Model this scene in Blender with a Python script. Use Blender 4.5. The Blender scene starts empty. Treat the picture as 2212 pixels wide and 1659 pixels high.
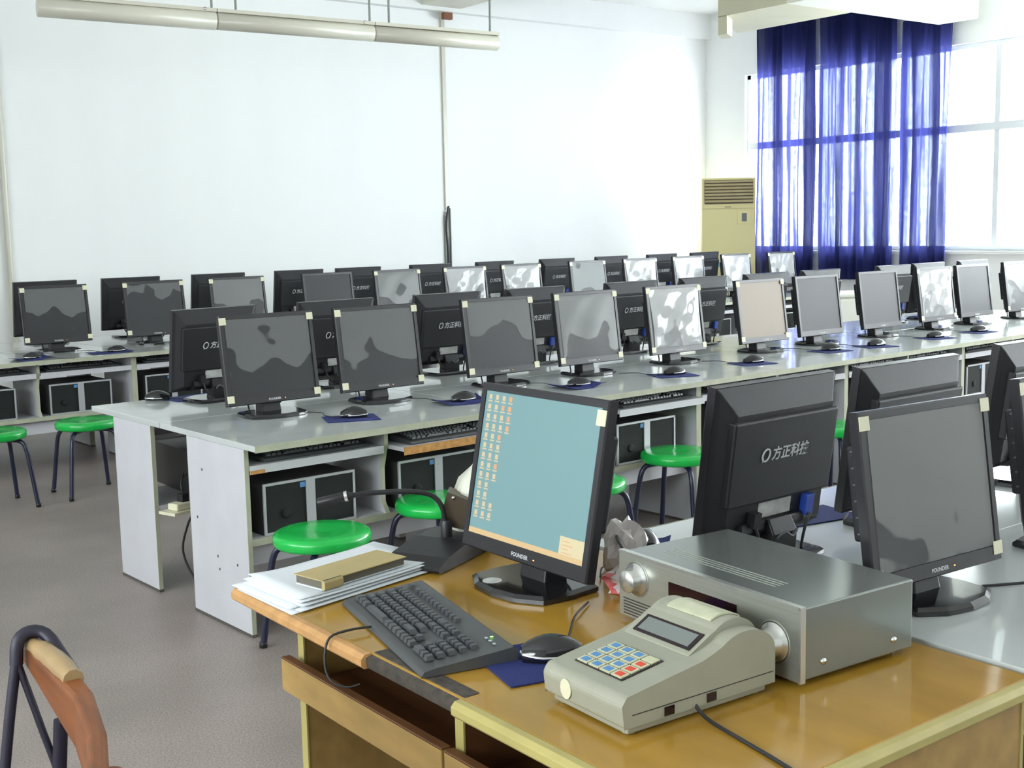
import bpy, math, random
from mathutils import Vector, Matrix
random.seed(7)
S = bpy.context.scene
COL = S.collection
R = math.radians
# ------------------------------------------------------------------ camera
CAM_H = 1.52
cd = bpy.data.cameras.new('camera'); cam = bpy.data.objects.new('camera', cd); COL.objects.link(cam)
S.camera = cam
cd.sensor_width = 36; cd.lens = 36 * 2646.08 / 2212; cd.clip_start = .05; cd.clip_end = 200
yaw, pit, rol = R(52.7532), R(7.2975), R(-1.20836)
f = Vector((math.cos(yaw)*math.cos(pit), math.sin(yaw)*math.cos(pit), -math.sin(pit)))
r = Vector((math.sin(yaw), -math.cos(yaw), 0)); u = r.cross(f)
r2 = math.cos(rol)*r + math.sin(rol)*u; u2 = -math.sin(rol)*r + math.cos(rol)*u
mw = Matrix.Identity(4)
for i in range(3):
    mw[i][0] = r2[i]; mw[i][1] = u2[i]; mw[i][2] = -f[i]
mw[2][3] = CAM_H
cam.matrix_world = mw
# ------------------------------------------------------------------ world, lights, exposure
w = bpy.data.worlds.new('sky'); S.world = w; w.use_nodes = True
bg = w.node_tree.nodes['Background']
bg.inputs[0].default_value = (.94, .97, 1.0, 1); bg.inputs[1].default_value = 6.5
S.view_settings.view_transform = 'Standard'; S.view_settings.look = 'None'
S.view_settings.exposure = 2.0; S.view_settings.gamma = 1; S.view_settings.use_curve_mapping = False
S.cycles.max_bounces = 10; S.cycles.diffuse_bounces = 6; S.cycles.glossy_bounces = 4
S.cycles.transparent_max_bounces = 12; S.cycles.sample_clamp_indirect = 8
S.cycles.caustics_reflective = False; S.cycles.caustics_refractive = False
def portal(loc, rot, sx, sy):
    l = bpy.data.lights.new('window_daylight', 'AREA'); l.shape = 'RECTANGLE'; l.size = sx; l.size_y = sy
    l.cycles.is_portal = True
    o = bpy.data.objects.new('window_daylight', l); COL.objects.link(o); o.location = loc; o.rotation_euler = rot
WX, WY, CZ = 11.72, 11.2, 4.12          # window wall, back wall, ceiling
LX, FY = -3.6, -3.2                     # left wall, front wall
portal((WX+.12, 6.6, 2.25), (0, R(90), 0), 2.2, 7.8)
portal((WX+.12, -.4, 2.25), (0, R(90), 0), 2.2, 4.2)
portal((LX-.12, 2.6, 2.35), (0, R(-90), 0), 1.3, 6.8)

# ------------------------------------------------------------------ materials
def mat(name, col, rough=.5, metal=0, spec=.5, bump=0, bscale=60, var=0, vscale=8, coat=0, emis=0, aniso=None):
    m = bpy.data.materials.new(name); m.use_nodes = True; nt = m.node_tree; N = nt.nodes; L = nt.links
    b = N['Principled BSDF']; c = (*col, 1)
    b.inputs['Base Color'].default_value = c; b.inputs['Roughness'].default_value = rough
    b.inputs['Metallic'].default_value = metal; b.inputs['Specular IOR Level'].default_value = spec
    b.inputs['Coat Weight'].default_value = coat
    if emis: b.inputs['Emission Color'].default_value = c; b.inputs['Emission Strength'].default_value = emis
    tc = N.new('ShaderNodeTexCoord')
    if bump:
        n = N.new('ShaderNodeTexNoise'); n.inputs['Scale'].default_value = bscale; n.inputs['Detail'].default_value = 4
        L.new(tc.outputs['Object'], n.inputs['Vector'])
        bp = N.new('ShaderNodeBump'); bp.inputs['Strength'].default_value = bump; bp.inputs['Distance'].default_value = .01
        L.new(n.outputs['Fac'], bp.inputs['Height']); L.new(bp.outputs['Normal'], b.inputs['Normal'])
    if var:
        n = N.new('ShaderNodeTexNoise'); n.inputs['Scale'].default_value = vscale; n.inputs['Detail'].default_value = 5
        L.new(tc.outputs['Object'], n.inputs['Vector'])
        if aniso:
            mp = N.new('ShaderNodeMapping'); mp.inputs['Scale'].default_value = aniso
            L.new(tc.outputs['Object'], mp.inputs['Vector']); L.new(mp.outputs['Vector'], n.inputs['Vector'])
        rp = N.new('ShaderNodeValToRGB')
        rp.color_ramp.elements[0].position = .3; rp.color_ramp.elements[1].position = .7
        rp.color_ramp.elements[0].color = (*[x*(1-var) for x in col], 1)
        rp.color_ramp.elements[1].color = (*[min(1, x*(1+var*.6)) for x in col], 1)
        L.new(n.outputs['Fac'], rp.inputs['Fac']); L.new(rp.outputs['Color'], b.inputs['Base Color'])
    return m
M = {}
M['wall'] = mat('wall_paint', (.86, .87, .86), .6, var=.03, vscale=1.2, aniso=(1, 1, .15), bump=.05, bscale=30)
M['ceiling'] = mat('ceiling_paint', (.84, .85, .82), .7, var=.02, vscale=2)
M['beam'] = mat('beam_paint', (.74, .73, .64), .6, var=.04, vscale=3)
M['beam_shaded'] = mat('shaded_beam_paint', (.58, .55, .40), .7, var=.04, vscale=3)  # beam paint toned darker: the underside's shade is put into the colour
M['laminate'] = mat('grey_white_laminate', (.50, .53, .52), .2, var=.05, vscale=5, coat=.4)
M['panel'] = mat('white_panel', (.52, .52, .55), .45, var=.05, vscale=6)
M['edge'] = mat('cream_edging', (.38, .39, .29), .5, var=.12, vscale=12)
M['chip'] = mat('bare_chipboard', (.48, .24, .07), .8, var=.3, vscale=50)
M['dirt'] = mat('scuffed_dark', (.08, .07, .06), .8)
M['black'] = mat('black_plastic', (.011, .011, .013), .4, spec=.4, bump=.05, bscale=400)
M['bezel'] = mat('bezel_plastic', (.018, .017, .020), .32, spec=.4)
M['shell'] = mat('monitor_back_plastic', (.012, .012, .015), .48, spec=.35, bump=.12, bscale=500)
M['rib'] = mat('rib_plastic', (.10, .10, .11), .4)
M['gloss_black'] = mat('gloss_black', (.012, .012, .014), .12, coat=.3)
M['logo'] = mat('grey_print', (.50, .50, .52), .5)
M['sticker'] = mat('pale_sticker', (.50, .50, .48), .6, var=.25, vscale=40)
M['tape'] = mat('cream_tape', (.60, .58, .42), .5)
M['blue_plug'] = mat('blue_plug', (.02, .06, .35), .4)
M['green'] = mat('green_plastic', (.006, .44, .065), .25, var=.12, vscale=9, coat=.2)
M['leg'] = mat('dark_blue_tube', (.012, .014, .04), .3)
M['chrome'] = mat('chrome', (.7, .7, .7), .15, metal=1)
M['silver'] = mat('silver_plastic', (.45, .46, .48), .35, metal=.3)
M['mesh'] = mat('black_mesh', (.007, .010, .009), .6, spec=.3, bump=.6, bscale=600)
M['case'] = mat('pc_case', (.03, .028, .026), .5)
M['pad'] = mat('blue_fabric_pad', (.012, .022, .13), .9, bump=.3, bscale=300)
M['cable'] = mat('black_cable', (.015, .015, .016), .45)
M['strip'] = mat('beige_plastic', (.62, .60, .44), .45)
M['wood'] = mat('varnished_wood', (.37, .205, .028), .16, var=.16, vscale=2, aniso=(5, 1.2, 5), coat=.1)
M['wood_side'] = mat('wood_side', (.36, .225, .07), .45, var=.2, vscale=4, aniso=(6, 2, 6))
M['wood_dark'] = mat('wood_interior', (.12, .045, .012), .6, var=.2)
M['edge_yellow'] = mat('yellow_edging', (.40, .34, .115), .4, var=.1, vscale=10)
M['bare_wood'] = mat('peeled_edge_wood', (.50, .27, .10), .5, var=.2, vscale=30)
M['worn'] = mat('worn_black_edge', (.055, .045, .035), .7, var=.5, vscale=60)
M['paper'] = mat('paper', (.62, .65, .68), .7)
M['kraft'] = mat('kraft_cover', (.42, .33, .15), .6, var=.08, vscale=12)
M['kraft_dark'] = mat('felt_layers', (.12, .11, .08), .8)
M['amp'] = mat('amplifier_steel', (.25, .275, .26), .2, metal=.65, var=.05, vscale=4)
M['amp_front'] = mat('brushed_aluminium', (.40, .41, .36), .35, metal=.7, var=.08, vscale=4, aniso=(1, 1, 60))
M['amp_trim'] = mat('polished_trim', (.6, .61, .58), .25, metal=.8)
M['display'] = mat('dark_display', (.012, .003, .006), .1)
M['pos'] = mat('grey_green_plastic', (.30, .30, .235), .42, var=.05, vscale=20)
M['pos_light'] = mat('worn_pale_cover', (.50, .51, .36), .22, var=.15, vscale=30)
M['lcd'] = mat('lcd_glass', (.16, .18, .17), .15)
M['key_cream'] = mat('keypad_cream', (.50, .50, .34), .5)
M['key_blue'] = mat('keypad_blue', (.08, .22, .45), .5)
M['key_red'] = mat('keypad_red', (.62, .06, .03), .5)
M['ac'] = mat('cream_air_conditioner', (.74, .66, .33), .4)
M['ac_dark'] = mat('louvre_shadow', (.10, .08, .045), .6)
M['ac_slat'] = mat('tan_louvre', (.42, .34, .17), .45)
M['teal'] = mat('teal_sticker', (.15, .42, .45), .5)
M['key'] = mat('grey_black_keycap', (.055, .06, .065), .35)
M['kb'] = mat('keyboard_body', (.06, .063, .065), .4)
M['kb_print'] = mat('pale_print', (.4, .45, .45), .5)
M['led'] = mat('green_led', (.2, 1, .1), .5, emis=1.5)
M['orange_led'] = mat('orange_led', (1, .3, .05), .5, emis=1.2)
M['chairwood'] = mat('red_brown_wood', (.20, .065, .018), .42, spec=.35, var=.4, vscale=4, aniso=(8, 1, 8))
M['chairtop'] = mat('painted_sheen_wood', (.34, .23, .11), .3, var=.2, vscale=10)  # wood lightened: light reflected off the rail top is put into the colour
M['strap'] = mat('navy_black_strap', (.012, .01, .025), .5)
M['bagwhite'] = mat('off_white_vinyl', (.55, .55, .46), .4)
M['brown'] = mat('brown_vinyl', (.07, .05, .03), .4)
M['plastic_bag'] = mat('crumpled_plastic', (.62, .58, .57), .25)
M['pink'] = mat('pink_red_print', (.55, .10, .10), .4)
M['tube'] = mat('ivory_metal', (.60, .58, .49), .3)
M['rod'] = mat('galvanised_rod', (.25, .27, .24), .5)
M['crate'] = mat('off_white_plastic', (.66, .67, .60), .4)
M['alu'] = mat('white_window_frame', (.72, .75, .78), .4)
M['cardbox'] = mat('card', (.45, .35, .2), .7)
M['brown_box'] = mat('brown_box', (.2, .07, .03), .6)

# matte LCD surface
M['screen'] = mat('lcd_off', (.018, .018, .021), .42, spec=.32)
M['screen_tan_reflection'] = mat('lcd_off_tan_reflection', (.20, .15, .10), .4, spec=.4)  # tan reflection on the dark screen, painted in as base colour
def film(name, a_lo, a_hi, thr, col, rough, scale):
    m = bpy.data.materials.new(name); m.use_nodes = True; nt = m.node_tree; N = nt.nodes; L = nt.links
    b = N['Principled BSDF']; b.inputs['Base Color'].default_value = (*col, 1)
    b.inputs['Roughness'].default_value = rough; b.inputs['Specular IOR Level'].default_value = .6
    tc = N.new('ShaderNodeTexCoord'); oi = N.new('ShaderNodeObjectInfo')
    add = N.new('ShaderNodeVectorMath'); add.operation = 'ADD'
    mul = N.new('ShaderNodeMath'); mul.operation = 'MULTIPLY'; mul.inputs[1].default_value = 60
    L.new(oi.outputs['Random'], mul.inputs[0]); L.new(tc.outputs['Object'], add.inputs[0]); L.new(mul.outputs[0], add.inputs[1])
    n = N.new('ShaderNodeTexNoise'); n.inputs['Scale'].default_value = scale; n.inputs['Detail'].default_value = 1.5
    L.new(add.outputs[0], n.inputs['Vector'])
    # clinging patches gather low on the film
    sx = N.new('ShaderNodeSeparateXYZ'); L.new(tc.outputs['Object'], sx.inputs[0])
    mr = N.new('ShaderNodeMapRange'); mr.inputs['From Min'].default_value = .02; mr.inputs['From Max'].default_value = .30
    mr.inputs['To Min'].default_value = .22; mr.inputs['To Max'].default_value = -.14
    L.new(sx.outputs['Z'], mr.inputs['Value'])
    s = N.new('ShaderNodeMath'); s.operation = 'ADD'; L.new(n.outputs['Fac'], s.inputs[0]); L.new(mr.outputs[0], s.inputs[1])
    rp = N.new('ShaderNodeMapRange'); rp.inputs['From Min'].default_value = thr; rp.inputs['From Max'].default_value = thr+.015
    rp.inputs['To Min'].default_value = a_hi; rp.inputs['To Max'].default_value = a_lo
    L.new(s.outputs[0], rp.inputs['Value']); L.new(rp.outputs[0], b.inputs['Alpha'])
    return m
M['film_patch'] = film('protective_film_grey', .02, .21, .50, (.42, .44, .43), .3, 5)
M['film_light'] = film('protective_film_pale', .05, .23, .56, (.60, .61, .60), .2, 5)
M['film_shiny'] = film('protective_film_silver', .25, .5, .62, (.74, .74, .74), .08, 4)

def glassmat():
    m = bpy.data.materials.new('window_glass'); m.use_nodes = True; nt = m.node_tree; N = nt.nodes; L = nt.links
    N.remove(N['Principled BSDF']); o = N['Material Output']
    t = N.new('ShaderNodeBsdfTransparent'); t.inputs[0].default_value = (.95, .97, .97, 1)
    g = N.new('ShaderNodeBsdfGlossy'); g.inputs['Roughness'].default_value = .05
    mx = N.new('ShaderNodeMixShader'); mx.inputs[0].default_value = .06
    L.new(t.outputs[0], mx.inputs[1]); L.new(g.outputs[0], mx.inputs[2]); L.new(mx.outputs[0], o.inputs[0]); return m
M['glass'] = glassmat()
def curtainmat():
    m = bpy.data.materials.new('sheer_blue_cloth'); m.use_nodes = True; nt = m.node_tree; N = nt.nodes; L = nt.links
    N.remove(N['Principled BSDF']); o = N['Material Output']
    tc = N.new('ShaderNodeTexCoord')
    def noise(sc, scale, det):
        mp = N.new('ShaderNodeMapping'); mp.inputs['Scale'].default_value = sc; L.new(tc.outputs['Object'], mp.inputs[0])
        n = N.new('ShaderNodeTexNoise'); n.inputs['Scale'].default_value = scale; n.inputs['Detail'].default_value = det
        L.new(mp.outputs[0], n.inputs['Vector']); return n.outputs['Fac']
    a = noise((1, 1, .02), 17, 3); bno = noise((1, 1, .9), 24, 1)
    mr = N.new('ShaderNodeMapRange'); mr.inputs['From Min'].default_value = .42; mr.inputs['From Max'].default_value = .60
    mr.inputs['To Min'].default_value = .004; mr.inputs['To Max'].default_value = .12; L.new(a, mr.inputs['Value'])
    mb = N.new('ShaderNodeMapRange'); mb.inputs['From Min'].default_value = .35; mb.inputs['From Max'].default_value = .65
    mb.inputs['To Min'].default_value = .55; mb.inputs['To Max'].default_value = 1.1; L.new(bno, mb.inputs['Value'])
    mm = N.new('ShaderNodeMath'); mm.operation = 'MULTIPLY'; L.new(mr.outputs[0], mm.inputs[0]); L.new(mb.outputs[0], mm.inputs[1])
    band = noise((1, 1, .012), 4.2, 0)
    mc_ = N.new('ShaderNodeMapRange'); mc_.inputs['From Min'].default_value = .42; mc_.inputs['From Max'].default_value = .52
    mc_.inputs['To Min'].default_value = .06; mc_.inputs['To Max'].default_value = 1.0; L.new(band, mc_.inputs['Value'])
    m3 = N.new('ShaderNodeMath'); m3.operation = 'MULTIPLY'; L.new(mm.outputs[0], m3.inputs[0]); L.new(mc_.outputs[0], m3.inputs[1]); mm = m3
    tf = N.new('ShaderNodeMapRange'); tf.inputs['To Min'].default_value = .10; tf.inputs['To Max'].default_value = .42; L.new(mc_.outputs[0], tf.inputs['Value'])
    tr = N.new('ShaderNodeBsdfTransparent'); tr.inputs[0].default_value = (.80, .88, 1, 1)
    d = N.new('ShaderNodeBsdfDiffuse'); d.inputs[0].default_value = (.016, .02, .07, 1)
    tl = N.new('ShaderNodeBsdfTranslucent'); tl.inputs[0].default_value = (.045, .05, .22, 1)
    m1 = N.new('ShaderNodeMixShader'); L.new(tf.outputs[0], m1.inputs[0]); L.new(d.outputs[0], m1.inputs[1]); L.new(tl.outputs[0], m1.inputs[2])
    m2 = N.new('ShaderNodeMixShader'); L.new(mm.outputs[0], m2.inputs[0]); L.new(m1.outputs[0], m2.inputs[1]); L.new(tr.outputs[0], m2.inputs[2])
    L.new(m2.outputs[0], o.inputs[0]); return m
M['curtain'] = curtainmat()
def floormat():
    m = mat('terrazzo_floor', (.275, .232, .212), .42, var=.25, vscale=1.3, bump=.04, bscale=90); nt = m.node_tree; N = nt.nodes; L = nt.links
    b = N['Principled BSDF']; rp = [n for n in N if n.type == 'VALTORGB'][0]
    v = N.new('ShaderNodeTexNoise'); v.inputs['Scale'].default_value = 160; v.inputs['Detail'].default_value = 2
    tc = [n for n in N if n.type == 'TEX_COORD'][0]; L.new(tc.outputs['Object'], v.inputs['Vector'])
    mr = N.new('ShaderNodeMapRange'); mr.inputs['From Min'].default_value = .35; mr.inputs['From Max'].default_value = .65
    mr.inputs['To Min'].default_value = .72; mr.inputs['To Max'].default_value = 1.25; L.new(v.outputs['Fac'], mr.inputs['Value'])
    mx = N.new('ShaderNodeVectorMath'); mx.operation = 'SCALE'
    L.new(rp.outputs['Color'], mx.inputs[0]); L.new(mr.outputs[0], mx.inputs['Scale']); L.new(mx.outputs[0], b.inputs['Base Color']); return m
M['floor'] = floormat()
def screen_on(name, col, st):
    m = mat(name, col, .35, emis=st); m.node_tree.nodes['Principled BSDF'].inputs['Base Color'].default_value = (.02, .02, .02, 1); return m
M['desktop'] = screen_on('lit_desktop', (.19, .39, .41), .25)
M['icon'] = screen_on('lit_icons', (.75, .62, .38), .24)
M['icon_o'] = screen_on('lit_icons_orange', (.85, .42, .18), .25)
M['taskbar'] = screen_on('lit_taskbar', (.80, .58, .28), .24)
M['popup'] = screen_on('lit_popup', (.78, .70, .42), .25)

# ------------------------------------------------------------------ mesh helpers
class MB:
    def __init__(s): s.v = []; s.f = []; s.m = []; s.mats = []; s.sm = []; s.X = Matrix.Identity(4)
    def mi(s, m):
        if m not in s.mats: s.mats.append(m)
        return s.mats.index(m)
    def add(s, vs, fs, m, smooth=False):
        k = len(s.v); i = s.mi(m); s.v += [tuple(s.X @ Vector(v)) for v in vs]
        for q in fs: s.f.append(tuple(k+a for a in q)); s.m.append(i); s.sm.append(smooth)
    def box(s, x0, x1, y0, y1, z0, z1, m):
        vs = [(x, y, z) for z in (z0, z1) for x, y in ((x0, y0), (x1, y0), (x1, y1), (x0, y1))]
        s.add(vs, [(3, 2, 1, 0), (4, 5, 6, 7), (0, 1, 5, 4), (1, 2, 6, 5), (2, 3, 7, 6), (3, 0, 4, 7)], m)
    def prism(s, poly, a0, a1, m, axis='y', smooth=False):     # poly in the two other axes
        n = len(poly); g = {'y': lambda p, a: (p[0], a, p[1]), 'x': lambda p, a: (a, p[0], p[1]), 'z': lambda p, a: (p[0], p[1], a)}[axis]
        vs = [g(p, a0) for p in poly] + [g(p, a1) for p in poly]
        s.add(vs, [(i, (i+1) % n, n+(i+1) % n, n+i) for i in range(n)], m, smooth)
        s.add(vs, [tuple(range(n))[::-1], tuple(range(n, 2*n))], m)
    def loft(s, rings, m, cap0=True, cap1=True, smooth=False):
        n = len(rings[0]); vs = [p for q in rings for p in q]; fs = []
        for k in range(len(rings)-1):
            for i in range(n): fs.append((k*n+i, k*n+(i+1) % n, (k+1)*n+(i+1) % n, (k+1)*n+i))
        s.add(vs, fs, m, smooth)
        if cap0: s.add(rings[0], [tuple(range(n))[::-1]], m)
        if cap1: s.add(rings[-1], [tuple(range(n))], m)
    def lathe(s, prof, m, n=24, c=(0, 0, 0), axis='z', smooth=True):
        rings = []
        for r_, h in prof:
            ring = []
            for i in range(n):
                a = 2*math.pi*i/n; x, y = r_*math.cos(a), r_*math.sin(a)
                p = {'z': (x, y, h), 'x': (h, x, y), 'y': (y, h, x)}[axis]
                ring.append((p[0]+c[0], p[1]+c[1], p[2]+c[2]))
            rings.append(ring)
        s.loft(rings, m, smooth=smooth)
    def tube(s, pts, r_, m, n=8, sub=0):
        P = [Vector(p) for p in pts]
        if sub:
            Q = []
            for i in range(len(P)-1):
                p0 = P[max(i-1, 0)]; p1 = P[i]; p2 = P[i+1]; p3 = P[min(i+2, len(P)-1)]
                for k in range(sub):
                    t = k/sub
                    Q.append(.5*((2*p1)+(-p0+p2)*t+(2*p0-5*p1+4*p2-p3)*t*t+(-p0+3*p1-3*p2+p3)*t**3))
            Q.append(P[-1]); P = Q
        rings = []; ref = None
        for i, p in enumerate(P):
            t = (P[min(i+1, len(P)-1)]-P[max(i-1, 0)]).normalized()
            if ref is None: ref = Vector((0, 0, 1)) if abs(t.z) < .9 else Vector((1, 0, 0))
            a = ref.cross(t).normalized(); b = t.cross(a).normalized(); ref = b
            rr = r_[i*len(r_)//len(P)] if isinstance(r_, (list, tuple)) else r_
            rings.append([tuple(p+a*rr*math.cos(2*math.pi*k/n)+b*rr*math.sin(2*math.pi*k/n)) for k in range(n)])
        s.loft(rings, m, smooth=True)
    def mesh(s, name):
        me = bpy.data.meshes.new(name); me.from_pydata(s.v, [], s.f)
        for m in s.mats: me.materials.append(M[m])
        me.polygons.foreach_set('material_index', s.m); me.polygons.foreach_set('use_smooth', s.sm); me.update(); return me
    def obj(s, name, parent=None, bevel=0, seg=2):
        o = bpy.data.objects.new(name, s.mesh(name)); COL.objects.link(o)
        if parent: o.parent = parent
        if bevel:
            b = o.modifiers.new('bevel', 'BEVEL'); b.width = bevel; b.segments = seg; b.limit_method = 'ANGLE'; b.angle_limit = R(40)
        return o
def one(name, parent, fn, bevel=0, **k):
    b = MB(); fn(b); return b.obj(name, parent, bevel, **k)
def tag(o, label, cat, group=None):
    o['label'] = label; o['category'] = cat
    if group: o['group'] = group
    return o
def struct(o, label=None):
    o['kind'] = 'structure'
    if label: o['label'] = label
    return o
def empty(name, loc=(0, 0, 0), rz=0):
    o = bpy.data.objects.new(name, None); COL.objects.link(o); o.location = loc; o.rotation_euler = (0, 0, rz); o.empty_display_size = .05
    return o
def kids(o): return [c for c in o.children]
def dup(o, parent=None, skip=()):
    c = o.copy(); COL.objects.link(c); c.parent = parent
    for ch in list(o.children):
        if ch.name.split('.')[0] in skip: continue
        dup(ch, c, skip)
    return c
def place(o, x, y, z, rz=0): o.location = (x, y, z); o.rotation_euler = (0, 0, R(rz)); return o

# ------------------------------------------------------------------ room shell
struct(one('floor', None, lambda b: b.box(LX-.2, WX+.2, FY-.2, WY+.2, -.1, 0, 'floor')), 'worn grey-brown terrazzo floor')
struct(one('ceiling', None, lambda b: b.box(LX-.2, WX+.2, FY-.2, WY+.2, CZ, CZ+.12, 'ceiling')), 'white painted ceiling')
struct(one('wall_back', None, lambda b: b.box(LX-.2, WX+.2, WY, WY+.2, 0, CZ, 'wall')), 'plain white painted back wall')
struct(one('wall_front', None, lambda b: b.box(LX-.2, WX+.2, FY-.2, FY, 0, CZ, 'wall')), 'white painted front wall behind the viewer')
SILL, LINT, TRANS = 1.17, 3.315, 2.45
def wwall(b):
    b.box(WX, WX+.2, FY, WY, 0, SILL, 'wall'); b.box(WX, WX+.2, FY, WY, LINT, CZ, 'wall')
    b.box(WX, WX+.2, 10.53, WY, SILL, LINT, 'wall'); b.box(WX, WX+.2, 1.8, 2.7, SILL, LINT, 'wall'); b.box(WX, WX+.2, FY, -2.6, SILL, LINT, 'wall')
struct(one('wall_right', None, wwall), 'white window wall')
def lwall(b):
    b.box(LX-.2, LX, FY, WY, 0, 1.2, 'wall'); b.box(LX-.2, LX, FY, WY, 3.0, CZ, 'wall')
    b.box(LX-.2, LX, FY, WY, 1.2, 1.7, 'wall')
    for a, c in ((FY, -.8), (3.2, 3.9), (6.0, WY)): b.box(LX-.2, LX, a, c, 1.7, 3.0, 'wall')
struct(one('wall_left', None, lwall), 'white wall on the left with windows')
def window(name, x, y0, y1, z0, z1, zt, ys, label):
    e = empty(name, (x, 0, 0)); struct(e, label)
    def fr(b):
        b.box(.05, .12, y0, y0+.05, z0, z1, 'alu'); b.box(.05, .12, y1-.05, y1, z0, z1, 'alu')
        b.box(.05, .12, y0, y1, z0, z0+.05, 'alu'); b.box(.05, .12, y0, y1, z1-.05, z1, 'alu')
    one('window_frame', e, fr)
    one('transom', e, lambda b: b.box(.04, .13, y0+.05, y1-.05, zt-.04, zt+.04, 'alu'))
    for y in ys: one('mullion', e, lambda b: b.box(.05, .12, y-.03, y+.03, z0+.05, z1-.05, 'alu'))
    yy = [y0+.05]+list(ys)+[y1-.05]
    for a, c in zip(yy, yy[1:]):
        for p, q in ((z0+.05, zt-.04), (zt+.04, z1-.05)):
            one('pane', e, lambda b: b.box(.082, .086, a, c, p, q, 'glass'))
    one('window_sill', e, lambda b: b.box(-.05, .2, y0, y1, z0-.03, z0, 'wall'))
window('window_1', WX, 2.7, 10.53, SILL, LINT, TRANS, (9.4, 8.28, 7.15, 6.03, 4.9, 3.8), 'wide bright window behind the blue curtains')
window('window_2', WX, -2.6, 1.8, SILL, LINT, TRANS, (-1.5, -.4, .7), 'window of the same wall outside the frame')
window('window_3', LX-.17, -.8, 3.2, 1.7, 3.0, 2.6, (.5, 1.8), 'left wall window')
window('window_4', LX-.17, 3.9, 6.0, 1.7, 3.0, 2.6, (4.9,), 'second left wall window')
# beams
struct(one('trim_1', None, lambda b: b.box(LX, WX, WY-.10, WY, 3.82, CZ, 'wall')), 'white beam along the top of the back wall')
struct(one('trim_2', None, lambda b: (b.prism([(9.07, 7.65), (10.01, 7.65), (10.01, 9.1), (9.07, 8.5)], 3.50, CZ, 'beam_shaded', 'z'), b.prism([(9.07, 8.38), (9.30, 8.52), (9.30, 8.65), (9.07, 8.5)], 3.33, 3.505, 'beam_shaded', 'z')), bevel=.01), 'shade-toned ceiling beam running toward the viewer beside the curtains')
struct(one('trim_3', None, lambda b: b.box(9.07, 11.45, 7.19, 7.65, 3.50, CZ, 'beam'), bevel=.01), 'white ceiling beam in front of the curtains')
struct(one('trim_4', None, lambda b: b.box(7.35, 7.85, 10.3, WY-.10, 3.86, CZ, 'beam')), 'short beam end at the top of the back wall')
struct(one('trim_5', None, lambda b: b.tube([(3.03, WY-.03, .1), (3.03, WY-.03, 4.0)], .028, 'tube')), 'ivory pipe on the back wall at far left')
# conduit with broken lower cover
cdt = tag(empty('wall_conduit', (7.665, WY, 0)), 'thin cream conduit running down the back wall, broken open near its foot', 'conduit')
one('conduit_cover', cdt, lambda b: b.box(-.022, .022, -.025, 0, 1.74, 3.82, 'tube'))
one('open_channel', cdt, lambda b: (b.box(-.04, -.034, -.03, 0, .3, 1.66, 'rod'), b.box(.03, .036, -.03, 0, .3, 1.74, 'rod'), b.box(-.04, .03, -.006, 0, .3, 1.7, 'sticker')))
one('loose_cable', cdt, lambda b: (b.tube([(.01, -.03, 1.76), (-.02, -.035, 1.66), (-.03, -.03, 1.5), (-.012, -.03, 1.2), (-.02, -.03, .4)], .012, 'cable', sub=4)))
bx = tag(one('junction_box', None, lambda b: b.box(7.60, 7.71, WY-.15, WY-.10, 3.73, 3.80, 'brown_box')), 'small reddish brown box at top of the wall conduit', 'box')

# ------------------------------------------------------------------ hanging lamp housings
A = Vector((2.68, 8.79, 0)); Bv = Vector((6.275, 8.35, 0)); ang = math.atan2(Bv.y-A.y, Bv.x-A.x); Lt = (Bv-A).length
segs = (0, 1.245, 2.50, Lt)
names = ('leftmost', 'middle', 'rightmost')
for i in range(3):
    e = empty('ceiling_lamp', (A.x+math.cos(ang)*segs[i], A.y+math.sin(ang)*segs[i], 3.012-.012*segs[i]), ang); e.rotation_euler = (0, .012, ang)
    tag(e, names[i]+' ivory tubular lamp housing of the hanging row below the ceiling', 'lamp', 'tubular lamp housings')
    l = segs[i+1]-segs[i]-.006
    rr = (.066, .062, .060)[i]
    one('housing', e, lambda b: b.lathe([(rr*.6, 0), (rr, .004), (rr, l-.004), (rr*.6, l)], 'tube', 28, (0, 0, .065), 'x'))
    one('mounting_rail', e, lambda b: b.box(0, l, -.045, .045, .125, .15, 'tube'))
    for t in ((.98,), (.12, .98), (.12, .94))[i]:
        one('hanging_rod', e, lambda b: b.tube([(t*l, 0, .15), (t*l, 0, CZ-3.0)], .009, 'rod', 6))
    if i < 2: one('screw', e, lambda b: b.lathe([(0, 0), (.012, .003), (.012, .008), (0, .011)], 'chrome', 10, (l*.93, -.05, .14), 'y'))

# ------------------------------------------------------------------ curtains
def curtain(y0, y1, z1, label, seed):
    rnd = random.Random(seed); n = 150; nz = 26; W = y1-y0
    ph = [rnd.uniform(0, 6.28) for _ in range(5)]; vs = []
    for k in range(nz+1):
        t = k/nz; z = .845+(z1-.845)*t
        for i in range(n+1):
            q = i/n
            x = .035*math.sin(q*W*2*math.pi/.11+ph[0]+.6*math.sin(q*9+ph[1]))*(1-.45*t)+.02*math.sin(q*W*2*math.pi/.33+ph[2]+t*1.3)
            pin = 1-.03*math.exp(-((z-2.35)/.25)**2)*(1 if abs(q-.5) > .3 else .3)
            y = y0+W*(.5+(q-.5)*(1-.05*(1-t))*(2-pin if False else 1))+.012*math.sin(t*7+q*12+ph[3])
            vs.append((-x, y, z))
    fs = [(k*(n+1)+i, k*(n+1)+i+1, (k+1)*(n+1)+i+1, (k+1)*(n+1)+i) for k in range(nz) for i in range(n)]
    b = MB(); b.add(vs, fs, 'curtain', True); o = b.obj('curtain'); o.location = (WX-.12, 0, 0)
    return tag(o, label, 'curtain', 'sheer blue curtains')
curtain(9.335, 10.25, 3.95, 'sheer navy blue curtain nearest the air conditioner, leftmost of the three', 1)
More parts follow.
